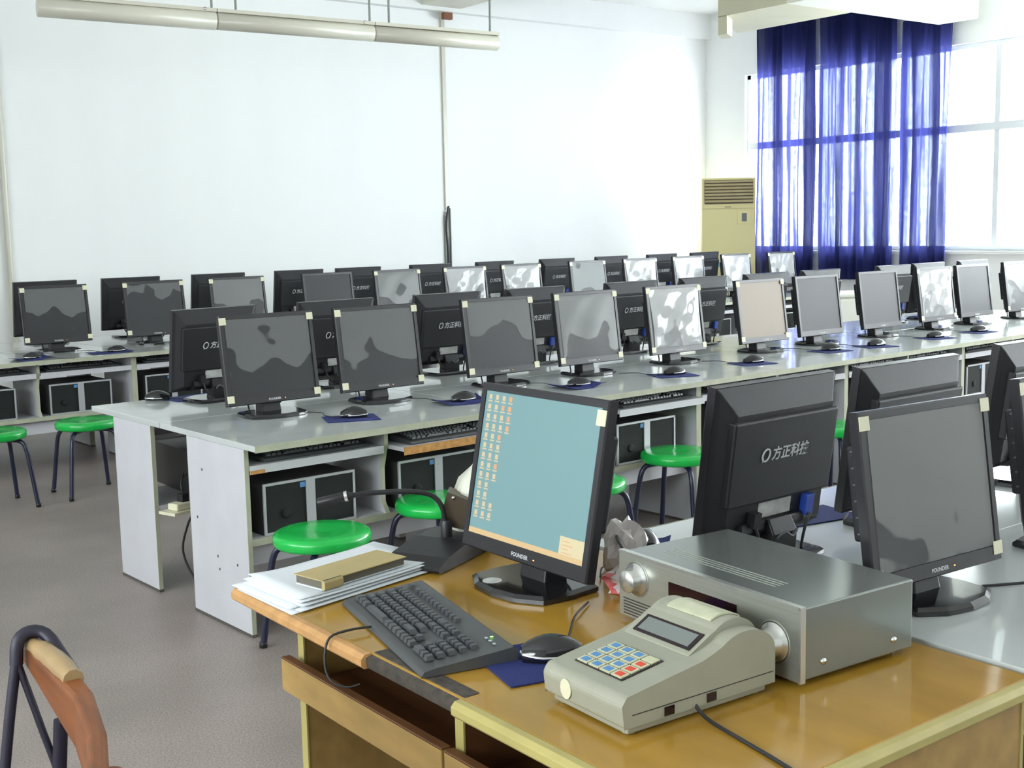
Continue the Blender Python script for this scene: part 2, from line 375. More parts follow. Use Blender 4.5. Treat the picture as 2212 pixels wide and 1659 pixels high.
curtain(8.24, 9.29, 3.95, 'widest sheer navy blue curtain, middle of the three at the window', 2)
curtain(7.58, 8.20, 3.62, 'narrow sheer navy blue curtain with a dark fold, rightmost of the three', 3)
rl = tag(one('curtain_rail', None, lambda b: b.tube([(WX-.12, 7.0, 3.98), (WX-.12, 10.45, 3.98)], .015, 'rod')), 'thin metal rail above the blue curtains', 'rail')

# ------------------------------------------------------------------ air conditioner
ac = tag(empty('floor_standing_air_conditioner', (11.18, 10.30, 0), R(-43)), 'tall cream floor-standing air conditioner in the corner left of the curtains', 'air conditioner')
one('body', ac, lambda b: b.box(-.32, .32, -.02, .26, 0, 2.055, 'ac'), bevel=.012)
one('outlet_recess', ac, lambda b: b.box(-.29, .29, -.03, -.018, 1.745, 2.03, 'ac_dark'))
for k in range(7):
    z = 1.775+k*.039
    one('louvre', ac, lambda b: b.prism([(-.045, z-.010), (-.028, z-.014), (-.028, z+.010), (-.045, z+.014)], -.285, .285, 'ac_slat', 'x'))
one('seam_strip', ac, lambda b: b.box(-.32, .32, -.026, -.019, 1.685, 1.69, 'ac_slat'))
one('badge', ac, lambda b: b.box(-.05, .03, -.028, -.019, 1.70, 1.715, 'ac_slat'))
cp = one('control_panel', ac, lambda b: b.box(.10, .27, -.027, -.019, 1.50, 1.665, 'ac'), bevel=.002)
one('control_display', cp, lambda b: b.box(.155, .215, -.031, -.027, 1.53, 1.63, 'lcd'))
one('sticker', ac, lambda b: b.box(-.24, -.05, -.026, -.019, .985, 1.05, 'teal'))['label'] = 'teal sticker'

# ------------------------------------------------------------------ monitor
def rect(w2, z0, z1, y): return [(-w2, y, z0), (w2, y, z0), (w2, y, z1), (-w2, y, z1)]
def text_mesh(body, size, m, shear=0):
    c = bpy.data.curves.new('print', 'FONT'); c.body = body; c.size = size; c.extrude = .0004; c.offset = .0006*(size/.03); c.shear = shear
    c.align_x = 'LEFT'; c.resolution_u = 2
    o = bpy.data.objects.new('print', c); COL.objects.link(o); bpy.context.view_layer.update()
    me = bpy.data.meshes.new_from_object(o.evaluated_get(bpy.context.evaluated_depsgraph_get()))
    bpy.data.objects.remove(o); me.materials.clear(); me.materials.append(M[m]); return me
back_txt = text_mesh('方正科技', .0335, 'logo', .15)
front_txt = text_mesh('FOUNDER', .0125, 'logo')
MW, MH = .44, .38; TILT = 8
def part_mesh(name, me, parent, loc=(0, 0, 0), rot=(0, 0, 0)):
    o = bpy.data.objects.new(name, me); COL.objects.link(o); o.parent = parent; o.location = loc; o.rotation_euler = rot; return o
def film_mesh(kind, amp, seed):
    rnd = random.Random(seed); n = 22; b = MB(); ps = [rnd.uniform(0, 6.28) for _ in range(6)]; vs = []
    for j in range(n+1):
        for i in range(n+1):
            x = -.196+.392*i/n; z = .036+.325*j/n; e = (i/n*(1-i/n)*4)**.4*(j/n*(1-j/n)*4)**.4
            d = amp*e*(1+math.sin(x*16+z*9+ps[0])*.5+.5*math.sin(x*31-z*22+ps[1])+.25*math.sin(z*47+x*13+ps[2]))
            xx = x*(1-.04*math.sin(z*11)*(amp > .003))
            vs.append((xx, -.0035-d, z))
    b.add(vs, [(j*(n+1)+i, j*(n+1)+i+1, (j+1)*(n+1)+i+1, (j+1)*(n+1)+i) for j in range(n) for i in range(n)], kind, True)
    return b.mesh('screen_film')
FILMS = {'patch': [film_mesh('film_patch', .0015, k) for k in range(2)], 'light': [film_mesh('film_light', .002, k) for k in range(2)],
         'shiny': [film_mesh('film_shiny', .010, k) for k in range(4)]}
def make_monitor():
    t = empty('monitor')
    # stand
    def base(b):
        pr = [(-.125, .085), (-.135, .0), (-.128, -.07), (-.07, -.105), (0, -.115), (.07, -.105), (.128, -.07), (.135, 0), (.125, .085), (.07, .1), (-.07, .1)]
        b.loft([[(x, y, .001) for x, y in pr], [(x, y, .010) for x, y in pr], [(x*.93, y*.92, .017) for x, y in pr]], 'gloss_black')
    one('base', t, base)
    def neck(b):
        b.loft([[(-.045, .0, .015), (.045, .0, .015), (.05, .06, .015), (-.05, .06, .015)],
                [(-.04, .012, .07), (.04, .012, .07), (.045, .068, .07), (-.045, .068, .07)],
                [(-.038, .012, .10), (.038, .012, .10), (.042, .05, .104), (-.042, .05, .104)]], 'black')
    nk = one('neck', t, neck, bevel=.004)
    one('cable_clip', nk, lambda b: b.tube([(-.028, .064, .06), (-.022, .085, .078), (0, .088, .065), (.022, .085, .078), (.03, .066, .06)], .003, 'rib', 6, sub=3))
    # panel, tilted about its lower edge
    P = bpy.data.objects.new('panel', None); 
    def hd(b):
        X = b.X
        w, h = MW/2, MH
        b.loft([rect(w-.002, .002, h-.002, -.002), rect(w, 0, h, .002), rect(w, 0, h, .020), rect(w-.003, .003, h-.003, .026)], 'bezel')
    T = Matrix.Translation((0, -.03, .058)) @ Matrix.Rotation(R(-TILT), 4, 'X')
    def tilt(o): o.matrix_local = T
    frame = MB(); 
    w, h = MW/2, MH; bt, bs, bb = .018, .018, .034      # bezel widths
    o_ = rect(w, 0, h, .0); i_ = [(-w+bs, .0, bb), (w-bs, .0, bb), (w-bs, .0, h-bt), (-w+bs, .0, h-bt)]
    o2 = rect(w-.003, .003, h-.003, -.004); i1 = [(x*.999, -.004, z) for x, _, z in i_]; i2 = [(x*.995, .002, z) for x, _, z in i_]
    back = rect(w, 0, h, .022)
    frame.loft([i2, i1, o2, o_, back], 'bezel', cap0=False, cap1=True)
    # turn normals right for the inner face is unimportant
    fo = frame.obj('bezel', t); tilt(fo)
    so = one('screen', t, lambda b: b.box(-w+bs-.003, w-bs+.003, .001, .004, bb-.003, h-bt+.003, 'screen')); tilt(so)
    def shell(b):
        b.loft([rect(w-.002, .002, h-.002, .0222), rect(w-.012, .012, h-.012, .028), [(-w+.045, .056, .03), (w-.045, .056, .03), (w-.045, .056, h-.062), (-w+.045, .056, h-.062)]], 'shell', cap0=False)
    sh = one('back_shell', t, shell, bevel=.003); tilt(sh)
    def raised(b):
        b.box(-w+.030, w-.030, .040, .066, .100, h-.075, 'shell')
    ra = one('back_panel', t, raised, bevel=.006); tilt(ra)
    def vents(b):
        for s in (-1, 1):
            for k in range(6):
                if s < 0: b.box(*sorted((s*(w-.033), s*(w-.010))), .030, .037, .12+k*.035, .123+k*.035, 'rib')
    ve = one('side_rib', t, vents); ve['kind'] = 'stuff'; tilt(ve)
    one_ = one('lower_recess', t, lambda b: b.prism([(.028, .006), (.060, .012), (.072, .030), (.066, .054), (.050, .054)], -.13, .13, 'black', 'x'), bevel=.006); tilt(one_)
    lt = part_mesh('back_logo', back_txt, t); lt.matrix_local = T @ Matrix.Translation((.050, .0665, .205)) @ Matrix.Rotation(R(180), 4, 'Z') @ Matrix.Rotation(R(90), 4, 'X')
    def ring(b):
        n = 20; rs = []
        for k in range(n+1):
            a = 2*math.pi*k/n; rs.append((.072+.0125*math.cos(a)-.25*.0125*math.sin(a), .0672, .217+.0145*math.sin(a)))
        b.tube(rs, .0022, 'logo', 5); b.prism([(.055, .223), (.062, .232), (.060, .222)], .0668, .0676, 'logo'); b.prism([(.078, .205), (.085, .2), (.08, .212)], .0668, .0676, 'logo')
    rg = one('back_emblem', t, ring); tilt(rg)
    ft = part_mesh('front_logo', front_txt, t); ft.matrix_local = T @ Matrix.Translation((-.032, -.0042, .011)) @ Matrix.Rotation(R(90), 4, 'X')
    sk = one('label_sticker', t, lambda b: b.box(-.055, .065, .0562, .0572, .058, .096, 'sticker')); tilt(sk)
    pg = one('video_plug', t, lambda b: (b.box(-.125, -.095, .052, .074, .045, .095, 'blue_plug'), b.tube([(-.11, .075, .05), (-.088, .082, .0), (-.08, .09, -.045), (-.06, .14, -.055)], .004, 'cable', 6, sub=3)), bevel=.001); tilt(pg)
    pc = one('power_plug', t, lambda b: (b.box(.075, .1, .055, .078, .045, .08, 'black'), b.tube([(.088, .07, .05), (.07, .085, .0), (.045, .09, -.02), (.03, .12, -.056)], .004, 'cable', 6, sub=3))); tilt(pc)
    pl = one('power_light', t, lambda b: b.box(.045, .049, -.0048, -.004, .014, .016, 'orange_led')); tilt(pl)
    for sx, z in ((-1, h-.026), (1, h-.026), (-1, .028), (1, .028)):
        tp = one('tape', t, lambda b: b.box(*sorted((sx*(w+.001), sx*(w-.030))), -.0062, -.0045, z-.014, z+.016, 'tape')); tilt(tp)
    return t
mon0 = make_monitor()
def monitor(x, y, rz, label, group, kind='patch', back=False, scale=1.0, z=.746, first=[True]):
    skip = set()
    if back: skip |= {'screen', 'front_logo', 'tape', 'power_light'}
    elif kind == 'none': skip |= {'tape'}
    o = dup(mon0, None, skip); place(o, x, y, z, rz); o.scale = (scale,)*3; tag(o, label, 'monitor', group)
    if back:
        c = [q for q in mon0.children if q.name.startswith('screen')][0]; dup(c, o)
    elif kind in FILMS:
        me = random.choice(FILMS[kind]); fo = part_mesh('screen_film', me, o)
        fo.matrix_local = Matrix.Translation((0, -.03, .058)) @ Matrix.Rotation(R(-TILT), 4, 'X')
    elif kind == 'tan':
        for q in o.children:
            if q.name.startswith('screen'): q.data = q.data.copy(); q.data.materials[0] = M['screen_tan_reflection']
    return o

# ------------------------------------------------------------------ mouse, pad, keyboard, computer
def make_mouse():
    t = empty('mouse')
    def body(b):
        rings = []
        for k in range(9):
            q = k/8; x = -.055+.11*q; hw = .033*math.sin(math.pi*(.12+.80*q))**.5; hh = .043*math.sin(math.pi*(.14+.70*q))**.8
            rings.append([(x, hw*math.cos(a), max(0, hh*math.sin(a))*1+.002) for a in [math.pi*i/8 for i in range(9)]]+[(x, -hw*.8, 0), (x, hw*.8, 0)])
        b.loft(rings, 'gloss_black', smooth=True)
    one('body', t, body)
    one('rim', t, lambda b: b.tube([(-.02, .030, .009), (.02, .031, .010), (.050, .014, .012), (.055, 0, .012), (.050, -.014, .012), (.02, -.031, .010), (-.02, -.030, .009)], .0035, 'chrome', 6, sub=3))
    one('cable', t, lambda b: b.tube([(-.055, 0, .006), (-.09, .005, .003), (-.13, .05, .003), (-.15, .13, .003), (-.24, .16, .003)], .002, 'cable', 5, sub=4))
    return t
mouse0 = make_mouse()
def mouse(x, y, rz, label, z=.746, group='mice on blue pads'):
    o = dup(mouse0); place(o, x, y, z, rz); return tag(o, label, 'mouse', group)
def pad(x, y, rz, label, z=.745, w=.2, d=.17, curl=0, group='blue mouse pads', seed=0):
    b = MB(); n = 8; rnd = random.Random(seed); vs = []
    for lay in (0, 1):
        for j in range(n+1):
            for i in range(n+1):
                q = i/n; p = j/n
                zz = .001+.0025*lay+curl*(abs(q-.5)*2)**4*.6+curl*max(0, math.sin(q*9+p*5))*.5*(q > .6)
                vs.append(((q-.5)*w, (p-.5)*d, zz))
    N1 = (n+1)**2; q4 = lambda i, j, l: l*N1+j*(n+1)+i; fs = []
    for j in range(n):
        for i in range(n):
            fs.append((q4(i, j, 1), q4(i+1, j, 1), q4(i+1, j+1, 1), q4(i, j+1, 1))); fs.append((q4(i, j+1, 0), q4(i+1, j+1, 0), q4(i+1, j, 0), q4(i, j, 0)))
    for i in range(n):
        fs += [(q4(i, 0, 0), q4(i+1, 0, 0), q4(i+1, 0, 1), q4(i, 0, 1)), (q4(i+1, n, 0), q4(i, n, 0), q4(i, n, 1), q4(i+1, n, 1)),
               (q4(0, i+1, 0), q4(0, i, 0), q4(0, i, 1), q4(0, i+1, 1)), (q4(n, i, 0), q4(n, i+1, 0), q4(n, i+1, 1), q4(n, i, 1))]
    b.add(vs, fs, 'pad'); o = b.obj('mouse_pad'); place(o, x, y, z, rz); return tag(o, label, 'mouse pad', group)
def key_layout():
    ks = []                                   # x, y, w, d
    u_ = .0185
    for k in range(13):
        if k in (1,): continue
        ks.append((.012+k*u_*1.14-(0 if k else 0), .132, u_*.95, .012))
    rows = ((.108, [1]*13+[2]), (.0895, [1.5]+[1]*12+[1.5]), (.071, [1.75]+[1]*11+[2.25]), (.0525, [2.25]+[1]*10+[2.75]), (.034, [1.25, 1.25, 1.25, 6.25, 1.25, 1.25, 1.25, 1.25]))
    D_=0
    for y, ws in rows:
        x = .004
        for wd in ws: ks.append((x+wd*u_/2, y, wd*u_-.003, .0155)); x += wd*u_
    for y in (.108, .0895):
        for k in range(3): ks.append((.292+k*u_, y, .0155, .0155))
    for k in range(3): ks.append((.292+k*u_, .034, .0155, .0155))
    ks.append((.292+u_, .0525, .0155, .0155))
    for y in (.108, .0895, .071, .0525):
        for k in range(4): ks.append((.360+k*u_, y, .0155, .0155))
    ks += [(.360+.5*u_, .034, .034, .0155), (.360+2*u_, .034, .0155, .0155), (.360+3*u_, .034, .0155, .0155)]
    return ks
def keyboard(t, individual):
    W = .475; D = .185
    def body(b):
        pr = [(0, .004), (.006, .012), (.03, .016), (.150, .027), (.178, .030), (.185, .024), (.185, .002), (0, .002)]
        b.prism([(y-D/2, z) for y, z in pr], -W/2, W/2, 'kb', 'x')
    one('body', t, body, bevel=.004)
    ky = key_layout(); allb = MB(); cache = {}
    for x, y, w, d in ky:
        X = x-W/2+.018; Y = y*1.17-D/2-.010; z = .0135+.011*(y/.15)+.002
        def kc(b, ox=0, oy=0, oz=0):
            b.loft([[(ox-w/2, oy-d/2, oz), (ox+w/2, oy-d/2, oz), (ox+w/2, oy+d/2, oz), (ox-w/2, oy+d/2, oz)],
                    [(ox-w*.38, oy-d*.33, oz+.0085), (ox+w*.38, oy-d*.33, oz+.0085), (ox+w*.38, oy+d*.40, oz+.0085), (ox-w*.38, oy+d*.40, oz+.0085)]], 'key', cap0=False)
        if individual:
            kk = (round(w, 4), round(d, 4))
            if kk not in cache: b = MB(); kc(b); cache[kk] = b.mesh('key')
            part_mesh('key', cache[kk], t, (X, Y, z))
        else: kc(allb, X, Y, z)
    if not individual: o = allb.obj('keys', t); o['kind'] = 'stuff'
    else:
        lp = one('indicator_panel', t, lambda b: [b.box(.165+k*.018, .173+k*.018, .058, .063, .0292, .0302, 'kb_print') for k in range(3)])
        one('light', lp, lambda b: b.box(.168, .170, .068, .074, .0298, .0306, 'led'))
    return t
kb_plain = keyboard(empty('keyboard'), False)
def tray_keyboard(x, y, rz, label, z=.658):
    o = dup(kb_plain); place(o, x, y, z, rz); return tag(o, label, 'keyboard', 'keyboards on the pull-out trays')
def make_pc():
    t = empty('desktop_computer')
    one('case', t, lambda b: b.box(-.205, .205, .006, .40, 0, .195, 'case'), bevel=.003)
    def fr(b):
        b.box(-.205, -.195, 0, .008, 0, .2, 'silver'); b.box(.195, .205, 0, .008, 0, .2, 'silver')
        b.box(-.205, .205, 0, .008, .19, .2, 'silver'); b.box(-.205, .205, 0, .008, 0, .01, 'silver')
    one('front_frame', t, fr)
    one('mesh_panel', t, lambda b: b.box(-.195, -.02, .003, .008, .01, .19, 'mesh'))
    one('mesh_panel', t, lambda b: b.box(.02, .195, .003, .008, .01, .19, 'mesh'))
    one('centre_band', t, lambda b: b.box(-.02, .02, -.002, .008, .01, .19, 'silver'))
    one('power_emblem', t, lambda b: b.lathe([(0, .003), (.018, .002), (.02, -.001), (.012, -.003), (0, -.002)], 'mesh', 16, (-.11, 0, .075), 'y'))
    one('blue_sticker', t, lambda b: b.box(-.045, -.022, .001, .0035, .165, .185, 'key_blue'))
    return t
pc0 = make_pc()
def pc(x, y, rz, label, z=.376):
    o = dup(pc0); place(o, x, y, z, rz); return tag(o, label, 'computer', 'computers lying under the benches')

# ------------------------------------------------------------------ stool
def make_stool():
    t = empty('stool')
    one('seat', t, lambda b: b.lathe([(0, .392), (.150, .390), (.172, .396), (.178, .405), (.179, .425), (.174, .436), (.160, .442), (.10, .440), (.02, .4385), (.004, .4365), (0, .4365)], 'green', 40))
    for a in (45, 135, 225, 315):
        c, s = math.cos(R(a)), math.sin(R(a))
        lg = one('leg', t, lambda b: b.tube([(c*.06, s*.06, .385), (c*.13, s*.13, .384), (c*.165, s*.165, .372), (c*.185, s*.185, .335), (c*.20, s*.20, .25), (c*.235, s*.235, .004)], .0125, 'leg', 10, sub=3))
        one('foot', lg, lambda b: b.lathe([(.012, .0), (.015, .002), (.015, .02), (.013, .022)], 'black', 10, (c*.235, s*.235, 0)))
    return t
st0 = make_stool()
def stool(x, y, rz, label):
    o = dup(st0); place(o, x, y, 0, rz); return tag(o, label, 'stool', 'round green stools')

# ------------------------------------------------------------------ computer desks (two bays each)
def make_desk(w, d, p0, p1, drop=0):
    """front edge at y=0, top from y=0 to d; end panels p0..p1"""
    t = empty('computer_desk')
    one('tabletop', t, lambda b: (b.box(.001, w-.001, .003, d, .722, .745, 'laminate')), bevel=.002)
    one('edge_strip', t, lambda b: b.box(0, w, 0, .003, .720, .7455, 'edge'))
    def side(x0, x1):
        def fn(b):
            pr = [(p0, 0), (p1, 0), (p1, .722), (p0, .722)]
            b.prism(pr, x0, x1, 'panel', 'x')
            b.box(x0, x1, p0-.003, p0, 0, .722, 'edge'); b.box(x0, x1, p1, p1+.003, 0, .722, 'edge')
            b.box(x0-.0005, x1+.0005, p0-.004, p1+.004, 0, .012, 'dirt')
        return fn
    one('side_panel', t, side(0, .018)); one('side_panel', t, side(w-.018, w))
    def mid(b):
        c = w/2; pr = [(p0, .722), (p0, .66), (p0+.03, .56), (p0+.03, .42), (p0, .376), (p1, .376), (p1, .722)]
        b.prism(pr, c-.009, c+.009, 'panel', 'x')
        b.prism([(p0-.003, .722), (p0-.003, .66), (p0+.027, .56), (p0+.027, .42), (p0-.003, .376), (p0, .376), (p0+.031, .42), (p0+.031, .56), (p0+.001, .66), (p0+.001, .722)], c-.0095, c+.0095, 'edge', 'x')
    one('centre_panel', t, mid)
    one('shelf', t, lambda b: (b.box(.018, w-.018, p0+.01, p1, .355, .375, 'panel'), b.box(.018, w-.018, p0, p0+.012, .35, .376, 'edge')))
    one('apron', t, lambda b: b.box(.018, w-.018, p0+.06, p0+.075, .26, .355, 'panel'))
    return t
def tray(t, x0, x1, y0, y1, worn=False):
    def fn(b):
        b.box(x0, x1, y0, y1, .640, .657, 'panel'); b.box(x0, x1, y0-.004, y0, .626, .658, 'chip' if worn == 2 else 'panel')
        if worn == 1: b.box(x0, x0+.06, y0-.006, y0-.003, .626, .640, 'chip')
    return one('keyboard_tray', t, fn)
W1 = 1.27
desk_f = make_desk(W1, .81, .09, .56); desk_r = make_desk(W1, .72, .25, .63)
ORD = ['first', 'second', 'third', 'fourth', 'fifth', 'sixth', 'seventh', 'eighth', 'ninth', 'tenth', 'eleventh', 'twelfth', 'thirteenth', 'fourteenth']
def bench(x0, y0, slope, n, nm, wid1=True, vis_tray=(), pcs=True, wid=W1, rear=True, pull={}):
    th = math.atan(slope); out = []
    def loc(lx, ly): return (x0+lx*math.cos(th)-ly*math.sin(th), y0+lx*math.sin(th)+ly*math.cos(th))
    for k in range(n):
        X, Y = loc(k*wid, 0)
        o = dup(desk_f); place(o, X, Y, 0, math.degrees(th))
        tag(o, '%s white laminate computer desk from the left, near side of the %s' % (ORD[k], nm), 'desk', 'white computer desks')
        if k == 0 and wid1:
            sp = [c for c in o.children if c.name.startswith('side_panel')][0]
            for yy, zz in ((.50, .40), (.34, .27), (.18, .265), (.33, .22), (.44, .60)):
                one('screw_hole', sp, lambda b: b.lathe([(.0, -.0012), (.0045, -.0012), (.006, 0)], 'worn', 8, (0, yy, zz), 'x'))
        for h in (0, 1):
            pl = pull.get((k, h), 0); a = .02+h*(wid/2-.005); c = a+wid/2-.035
            tray(o, a, c, .085-pl, .40-pl, 2 if (k, h) == (0, 1) and wid1 else (1 if (k*2+h) % 5 == 0 else 0))
        for h in (0, 1):
            pl = pull.get((k, h), 0)
            X2, Y2 = loc(k*wid+wid*(.26+.48*h), .20-pl)
            tray_keyboard(X2, Y2, math.degrees(th), 'black keyboard on the %s pull-out tray from the left, near side of %s' % (ORD[2*k+h], nm))
            if pcs:
                X2, Y2 = loc(k*wid+wid*(.25+.49*h)-.03, .105)
                pc(X2, Y2, math.degrees(th), 'black and silver computer lying on shelf, %s from left under %s near side' % (ORD[2*k+h], nm))
        if rear:
            X, Y = loc((k+1)*wid, .81+.72+.006); o = dup(desk_r); place(o, X, Y, 0, 180+math.degrees(th))
            tag(o, '%s white laminate computer desk from the left, far side of the %s' % (ORD[k], nm), 'desk', 'white computer desks')
            for h in (0, 1):
                a = .02+h*(wid/2-.005); c = a+wid/2-.035; tray(o, a, c, .24, .50)
    return loc, th
MB_, RB_, TB_ = 'middle bench', 'rear bench', 'right-hand bench'
loc1, th1 = bench(1.915, 4.075, .053, 6, MB_, pull={(0, 1): .10, (1, 0): .0, (1, 1): .05})
loc2, th2 = bench(1.665, 7.885, .05, 7, RB_, wid1=False)

# first pc on rear side, seen through the end gap of the middle bench
pc(2.28, 5.50, 180, 'dark computer standing behind the left end panels of the middle bench', z=.376)

# F1 near side of middle bench
F1 = [(2.32, 'patch', 'first', 'grey film and dark patch'), (2.88, 'patch', 'second', 'plain grey film'), (3.60, 'patch', 'third', 'grey folded film'),
      (4.20, 'light', 'fourth', 'even pale grey film'), (4.88, 'shiny', 'fifth', 'crumpled shiny film'), (5.65, 'tan', 'sixth', 'tan-looking screen'),
      (6.22, 'none', 'seventh', 'bare grey screen'), (6.90, 'none', 'eighth', 'bare grey screen'), (7.60, 'shiny', 'ninth', 'silvery film'), (8.12, 'none', 'tenth', 'bare grey screen'),
      (8.80, 'light', 'eleventh', 'pale screen')]
for x, k, o_, d_ in F1:
    y = 4.72+.057*(x-2.4)
    monitor(x, y+.03, math.degrees(th1)-1, 'monitor with %s, %s from left, near side of middle bench' % (d_, o_), 'monitors facing the viewer on the middle bench', k)
for i, x in enumerate((2.34, 3.00, 3.69, 4.31, 5.07, 5.72, 6.34, 6.95, 7.84, 8.31, 8.95)):
    y = 5.42+.04*(x-2.4)
    monitor(x, y-.03, 180+math.degrees(th1)+(5 if i == 0 else 0), 'black monitor seen from behind, %s from left on far side of middle bench' % ORD[i], 'monitors facing away on the middle bench', back=True)
F2 = [(1.95, 'patch'), (2.58, 'patch'), (3.29, 'patch'), (3.95, 'light'), (4.74, 'none'), (5.41, 'light'), (6.12, 'shiny'), (6.76, 'shiny'), (7.58, 'light'), (8.29, 'shiny'), (8.99, 'shiny'), (9.74, 'shiny'), (10.5, 'shiny')]
DD = {'patch': 'patchy grey film', 'light': 'pale grey film', 'none': 'dark clear screen', 'shiny': 'shiny silvery film'}
for i, (x, k) in enumerate(F2):
    y = 8.45+.05*(x-2.4)
    monitor(x, y+.03, math.degrees(th2)-1, 'black monitor with %s, %s from left on near side of rear bench' % (DD[k], ORD[i]), 'monitors facing the viewer on the rear bench', k, scale=1.03)
for i, x in enumerate((2.73, 3.38, 4.11, 4.85, 5.44, 6.22, 6.98, 7.78, 8.54, 9.30, 9.99)):
    y = 9.25+.05*(x-2.4)
    monitor(x, y-.03, 180+math.degrees(th2), 'black monitor seen from behind, %s from left on far side of rear bench' % ORD[i], 'monitors facing away on the rear bench', back=True, scale=1.05)

# mice and pads
mi = [(2.53, 4.42, 0), (3.13, 4.48, .02), (3.83, 4.50, .025), (4.47, 4.49, 0), (5.14, 4.55, 0), (5.94, 4.65, 0), (6.34, 4.62, 0), (7.02, 4.66, 0), (7.57, 4.69, 0)]
for i, (x, y, c) in enumerate(mi):
    pad(x-.02, y-.01, -20+i*9 % 25, 'blue fabric mouse pad, %s from left on near side of middle bench' % ORD[i], curl=c, w=.22, d=.17)
    mouse(x, y, -35+(i*13) % 20, 'black mouse with silver rim, %s from left on near side of middle bench' % ORD[i], z=.749)
pad(2.32, 5.53, 5, 'blue mouse pad at the far left corner of the middle bench', w=.3, d=.17); mouse(2.13, 5.56, 160, 'black mouse at the far left corner of the middle bench', z=.749)
pad(2.27, 8.06, 5, 'blue mouse pad with a curled edge, leftmost on the rear bench', curl=.02, w=.22); mouse(2.28, 8.06, 170, 'small black mouse on the leftmost pad of the rear bench', z=.749)
pad(2.80, 8.11, 0, 'blue mouse pad above the end panel, second on the rear bench', curl=.006, w=.27); mouse(2.84, 8.10, -20, 'shiny black mouse on the second pad of the rear bench', z=.749)

# ------------------------------------------------------------------ right-hand bench (next to the teacher desk)
desk_b = make_desk(W1, .60, .09, .50)
for k in range(3):
    o = dup(desk_b); place(o, 1.925+k*W1, 1.045, 0, 0); tag(o, '%s white desk of the right-hand bench, near side, behind the amplifier' % ORD[k], 'desk', 'white computer desks')
    for h in (0, 1): tray(o, .02+h*.63, .62+h*.63, .085, .38)
    o = dup(desk_b); place(o, 1.925+(k+1)*W1, 2.245, 0, 180); tag(o, '%s white desk of the right-hand bench, far side, under the monitors facing away' % ORD[k], 'desk', 'white computer desks')
pc(2.25, 1.16, 0, 'black and silver computer under the right-hand bench at the lower right', z=.376)
for o in (desk_f, desk_r, desk_b):
    for c in list(o.children): bpy.data.objects.remove(c)
    bpy.data.objects.remove(o)
tw = [(2.148, 1.87, 182, 'black monitor with white lettering on its back, right behind the silver amplifier', .97),
      (2.655, 1.87, 181, 'black monitor seen from behind, half hidden by the large grey screen', .97),
      (3.36, 1.93, 181, 'black monitor seen from behind at the right edge of the picture', .97)]
for x, y, rz, lb, sc in tw: monitor(x, y, rz, lb, 'monitors on the right-hand bench', back=True, scale=sc)
monitor(2.15, 1.43, -3, 'large black monitor with plain grey film at right, standing behind the amplifier', 'monitors on the right-hand bench', 'light', scale=.93)
monitor(2.76, 1.45, -3, 'black monitor cut off by the right edge of the picture', 'monitors on the right-hand bench', 'light', scale=.95)
pad(2.0, 2.13, -50, 'blue pad hanging at the corner of the right-hand bench', w=.14, d=.12, curl=.01)
mouse(1.99, 2.10, 60, 'black mouse with silver rim on the corner of the right-hand bench', z=.750)
pad(2.53, 2.05, -10, 'blue mouse pad behind the lettered monitor on the right-hand bench', w=.24, d=.15)

# ------------------------------------------------------------------ stools
for x, y, a, lb in ((2.335, 7.25, 0, 'green stool in front of the rear bench, second from left'), (1.80, 7.22, 4, 'green stool cut off by the left picture edge'),
                    (2.075, 3.89, 5, 'green stool nearest the papers, in front of the middle bench'), (2.69, 4.04, 12, 'green stool behind the gooseneck microphone'),
                    (3.37, 3.93, 8, 'green stool mostly hidden behind the lit monitor'), (4.12, 4.12, 20, 'green stool between the lit monitor and the lettered monitor'),
                    (5.28, 4.09, 0, 'green stool glimpsed between the two monitors facing away'), (6.62, 4.1, 0, 'green stool glimpsed above the large grey screen')):
    stool(x, y, a, lb)

# ------------------------------------------------------------------ teacher desk
DX0, DX1, DY0, DY1 = 1.083, 1.905, 1.04, 2.46
td = tag(empty('teacher_desk', (DX0, DY0, 0)), 'varnished yellow wooden teacher desk with peeling front edge in the foreground', 'desk')
w_, l_ = DX1-DX0, DY1-DY0
one('tabletop', td, lambda b: b.box(.022, w_, .022, l_, .718, .745, 'wood'), bevel=.004)
# front (left) edge: bare strip, worn gap, yellow strip ; local y = Y-DY0
def nose(y0, y1, m): return lambda b: b.prism([(.022, .718), (.006, .718), (0, .724), (0, .737), (.008, .745), (.022, .7455)], y0, y1, m, 'y')
one('peeled_edge_strip', td, nose(.86, l_, 'bare_wood'), bevel=.001)['label'] = 'light bare wood strip'
one('worn_edge', td, lambda b: b.prism([(.022, .720), (.012, .720), (.010, .738), (.03, .7458), (.06, .7459), (.05, .7455)], .57, .86, 'worn', 'y'))['label'] = 'blackened edge where the strip is gone'
one('edge_strip', td, nose(0, .57, 'edge_yellow'), bevel=.001)
one('edge_strip', td, lambda b: b.prism([(.022, .718), (.006, .718), (0, .724), (0, .737), (.008, .745), (.022, .7455)], .022, w_, 'edge_yellow', 'x'), bevel=.001)
one('end_panel', td, lambda b: (b.box(.04, w_-.02, l_-.26, l_-.24, 0, .718, 'wood_side'), b.box(.036, .04, l_-.262, l_-.238, 0, .718, 'edge_yellow')))
one('end_panel', td, lambda b: (b.box(.04, w_-.02, .03, .05, 0, .718, 'wood_side'), b.box(w_-.02, w_-.012, .028, .052, 0, .718, 'edge_yellow')))
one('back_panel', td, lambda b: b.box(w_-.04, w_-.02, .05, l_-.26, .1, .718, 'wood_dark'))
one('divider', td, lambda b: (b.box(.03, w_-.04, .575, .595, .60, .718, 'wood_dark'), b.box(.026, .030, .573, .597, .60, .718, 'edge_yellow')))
one('drawer_shelf', td, lambda b: b.box(.03, w_-.04, .05, l_-.26, .585, .60, 'wood_dark'))
